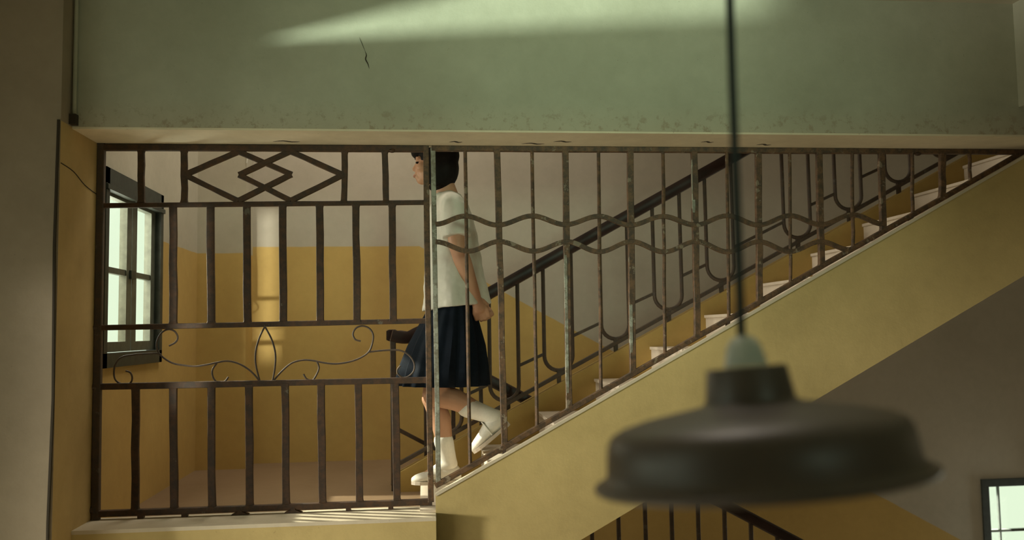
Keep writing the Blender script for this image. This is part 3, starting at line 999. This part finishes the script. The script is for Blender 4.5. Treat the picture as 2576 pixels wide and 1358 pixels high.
b = MB()
b.loft([ring(0.104, 0.139, 0.150, 0.178, tilt=0.10, wob=0.020, seed=3), ring(0.15, 0.136, 0.143, 0.172, tilt=0.08, wob=0.018, seed=3), ring(0.24, 0.130, 0.128, 0.162, wob=0.013, seed=3),
        ring(0.34, 0.126, 0.120, 0.160, wob=0.008, seed=3), ring(0.43, 0.121, 0.108, 0.163), ring(0.50, 0.118, 0.098, 0.160), ring(0.545, 0.115, 0.084, 0.125), ring(0.575, 0.111, 0.066, 0.085), ring(0.600, 0.106, 0.056, 0.062)])
for s in (-1, 1):
    a = Vector(ARMS[s][0]) + Vector((0, 0, 0.0))
    e = Vector(ARMS[s][1])
    q = a.lerp(e, 0.78)
    rings = []
    t_ = (q - a).normalized()
    u_ = t_.cross(Vector((1, 0, 0))).normalized()
    v_ = t_.cross(u_)
    for f_, r_ in ((-0.16, 0.020), (-0.08, 0.042), (0.0, 0.055), (0.3, 0.060), (0.6, 0.062), (0.85, 0.063), (1.0, 0.064)):
        c_ = a.lerp(q, f_)
        rings.append([c_ + u_ * (r_ * math.cos(2 * math.pi * i / 24)) + v_ * (r_ * (1 + 0.04 * math.sin(3 * i)) * math.sin(2 * math.pi * i / 24)) for i in range(24)])
    b.loft(rings)
    b.capsule((0.110, YC + s * 0.040, 0.560), (0.123, YC + s * 0.150, 0.528), 0.050, 0.054)
    # collar leaf
    b.ell((0.062, YC + s * 0.040, 0.585), (0.034, 0.026, 0.010), (0, R(-35), 0))
bl_o = solid(b, 'blouse', 'blouse_cotton', girl, 0.0060, 3)
tx = bpy.data.textures.new('cloth_folds', 'CLOUDS')
tx.noise_scale = 0.07
dm = bl_o.modifiers.new('folds', 'DISPLACE')
dm.texture, dm.strength, dm.mid_level = tx, 0.014, 0.5

# pleated skirt
NP = 18
rings = []
n = NP * 8
for z, cx, rx, ry, am, tl in ((0.118, 0.118, 0.100, 0.145, 0.002, 0.0), (0.09, 0.117, 0.105, 0.150, 0.003, 0.0), (0.03, 0.108, 0.127, 0.165, 0.007, 0.0), (-0.06, 0.096, 0.160, 0.182, 0.011, 0.01), (-0.15, 0.083, 0.182, 0.192, 0.014, 0.01), (-0.228, 0.075, 0.195, 0.198, 0.016, 0.015)):
    rg = []
    for i in range(n):
        a = 2 * math.pi * i / n
        tri = abs(((i % 8) / 8.0 + 0.25) % 1.0 - 0.5) * 2
        k = 1 + am / rx * (tri * 1.6 - 0.8) * (0.8 + 0.4 * math.sin(2.3 * a + 1))
        x, y = cx + rx * k * math.cos(a), YC + ry * k * math.sin(a)
        rg.append((x, y, z + tl * (cx - x)))
    rings.append(rg)
sk = MB().loft(rings, False, False).build('skirt', 'skirt_wool', girl, smooth=True, label='dark navy pleated skirt')
so = sk.modifiers.new('cloth', 'SOLIDIFY')
so.thickness = 0.004


def sock(kn, an, t0, ball, name='sock'):
    kn, an, ball = Vector(kn), Vector(an), Vector(ball)
    b = MB()
    p = kn.lerp(an, t0)
    b.capsule(p.lerp(an, 0.12), p.lerp(an, 0.5), 0.0435, 0.0385)
    b.capsule(p.lerp(an, 0.5), an, 0.0385, 0.034)
    b.capsule(p.lerp(an, 0.06), p.lerp(an, 0.14), 0.0430, 0.0430)
    b.capsule(an, an.lerp(ball, 0.75), 0.036, 0.031)
    return solid(b, name, 'sock_cotton', girl, 0.005, 3)


sock(KN_R, AN_R, 0.62, (0.02, 0.478, -0.625))
sock(KN_L, AN_L, 0.50, (0.255, 0.362, -0.455))


def shoe(heel, toe, up, side):
    """low canvas shoe from heel to toe; up = direction away from the sole"""
    heel, toe, up = Vector(heel), Vector(toe), Vector(up).normalized()
    d = (toe - heel)
    L = d.length
    d.normalize()
    lat = d.cross(up).normalized()
    b = MB()
    secs = ((-0.03, 0.022, 0.050), (0.04, 0.034, 0.070), (0.2, 0.038, 0.074), (0.36, 0.039, 0.073), (0.5, 0.042, 0.065), (0.68, 0.045, 0.051), (0.85, 0.041, 0.041), (0.95, 0.031, 0.034), (1.03, 0.014, 0.022))
    rings = []
    for t_, hw, ht in secs:
        c_ = heel + d * (L * t_)
        rg = []
        for i in range(16):
            a = 2 * math.pi * i / 16
            y_, z_ = math.cos(a), math.sin(a)
            rg.append(c_ + lat * (hw * y_) + up * (ht * (0.5 + 0.5 * z_) * (1 if z_ > -0.5 else 1)))
        rings.append(rg)
    b.loft(rings)
    o = solid(b, 'shoe', 'shoe_canvas', girl, 0.005, 2)
    s_ = MB()
    rings = []
    for t_, hw, ht in secs:
        c_ = heel + d * (L * t_)
        hw *= 1.05
        rings.append([c_ + lat * hw - up * 0.004, c_ + lat * hw + up * 0.010, c_ - lat * hw + up * 0.010, c_ - lat * hw - up * 0.004])
    s_.loft(rings).build('sole', 'shoe_sole', o)
    st_ = MB()
    rg = []
    c_ = heel + d * (L * 0.45)
    for i in range(13):
        a = math.pi * i / 12
        rg.append(c_ + lat * (0.041 * math.cos(a)) + up * (0.014 + 0.060 * math.sin(a)))
    st_.sweep(rg, chamfer(0.014, 0.005), up=tuple(d)).build('strap', 'shoe_canvas', o)
    return o


shoe((0.148, 0.480, -0.651), (-0.056, 0.476, -0.651), (0, 0, 1), 0)
shoe((0.352, 0.366, -0.398), (0.206, 0.360, -0.510), Vector((-0.61, 0, 0.79)), 0)
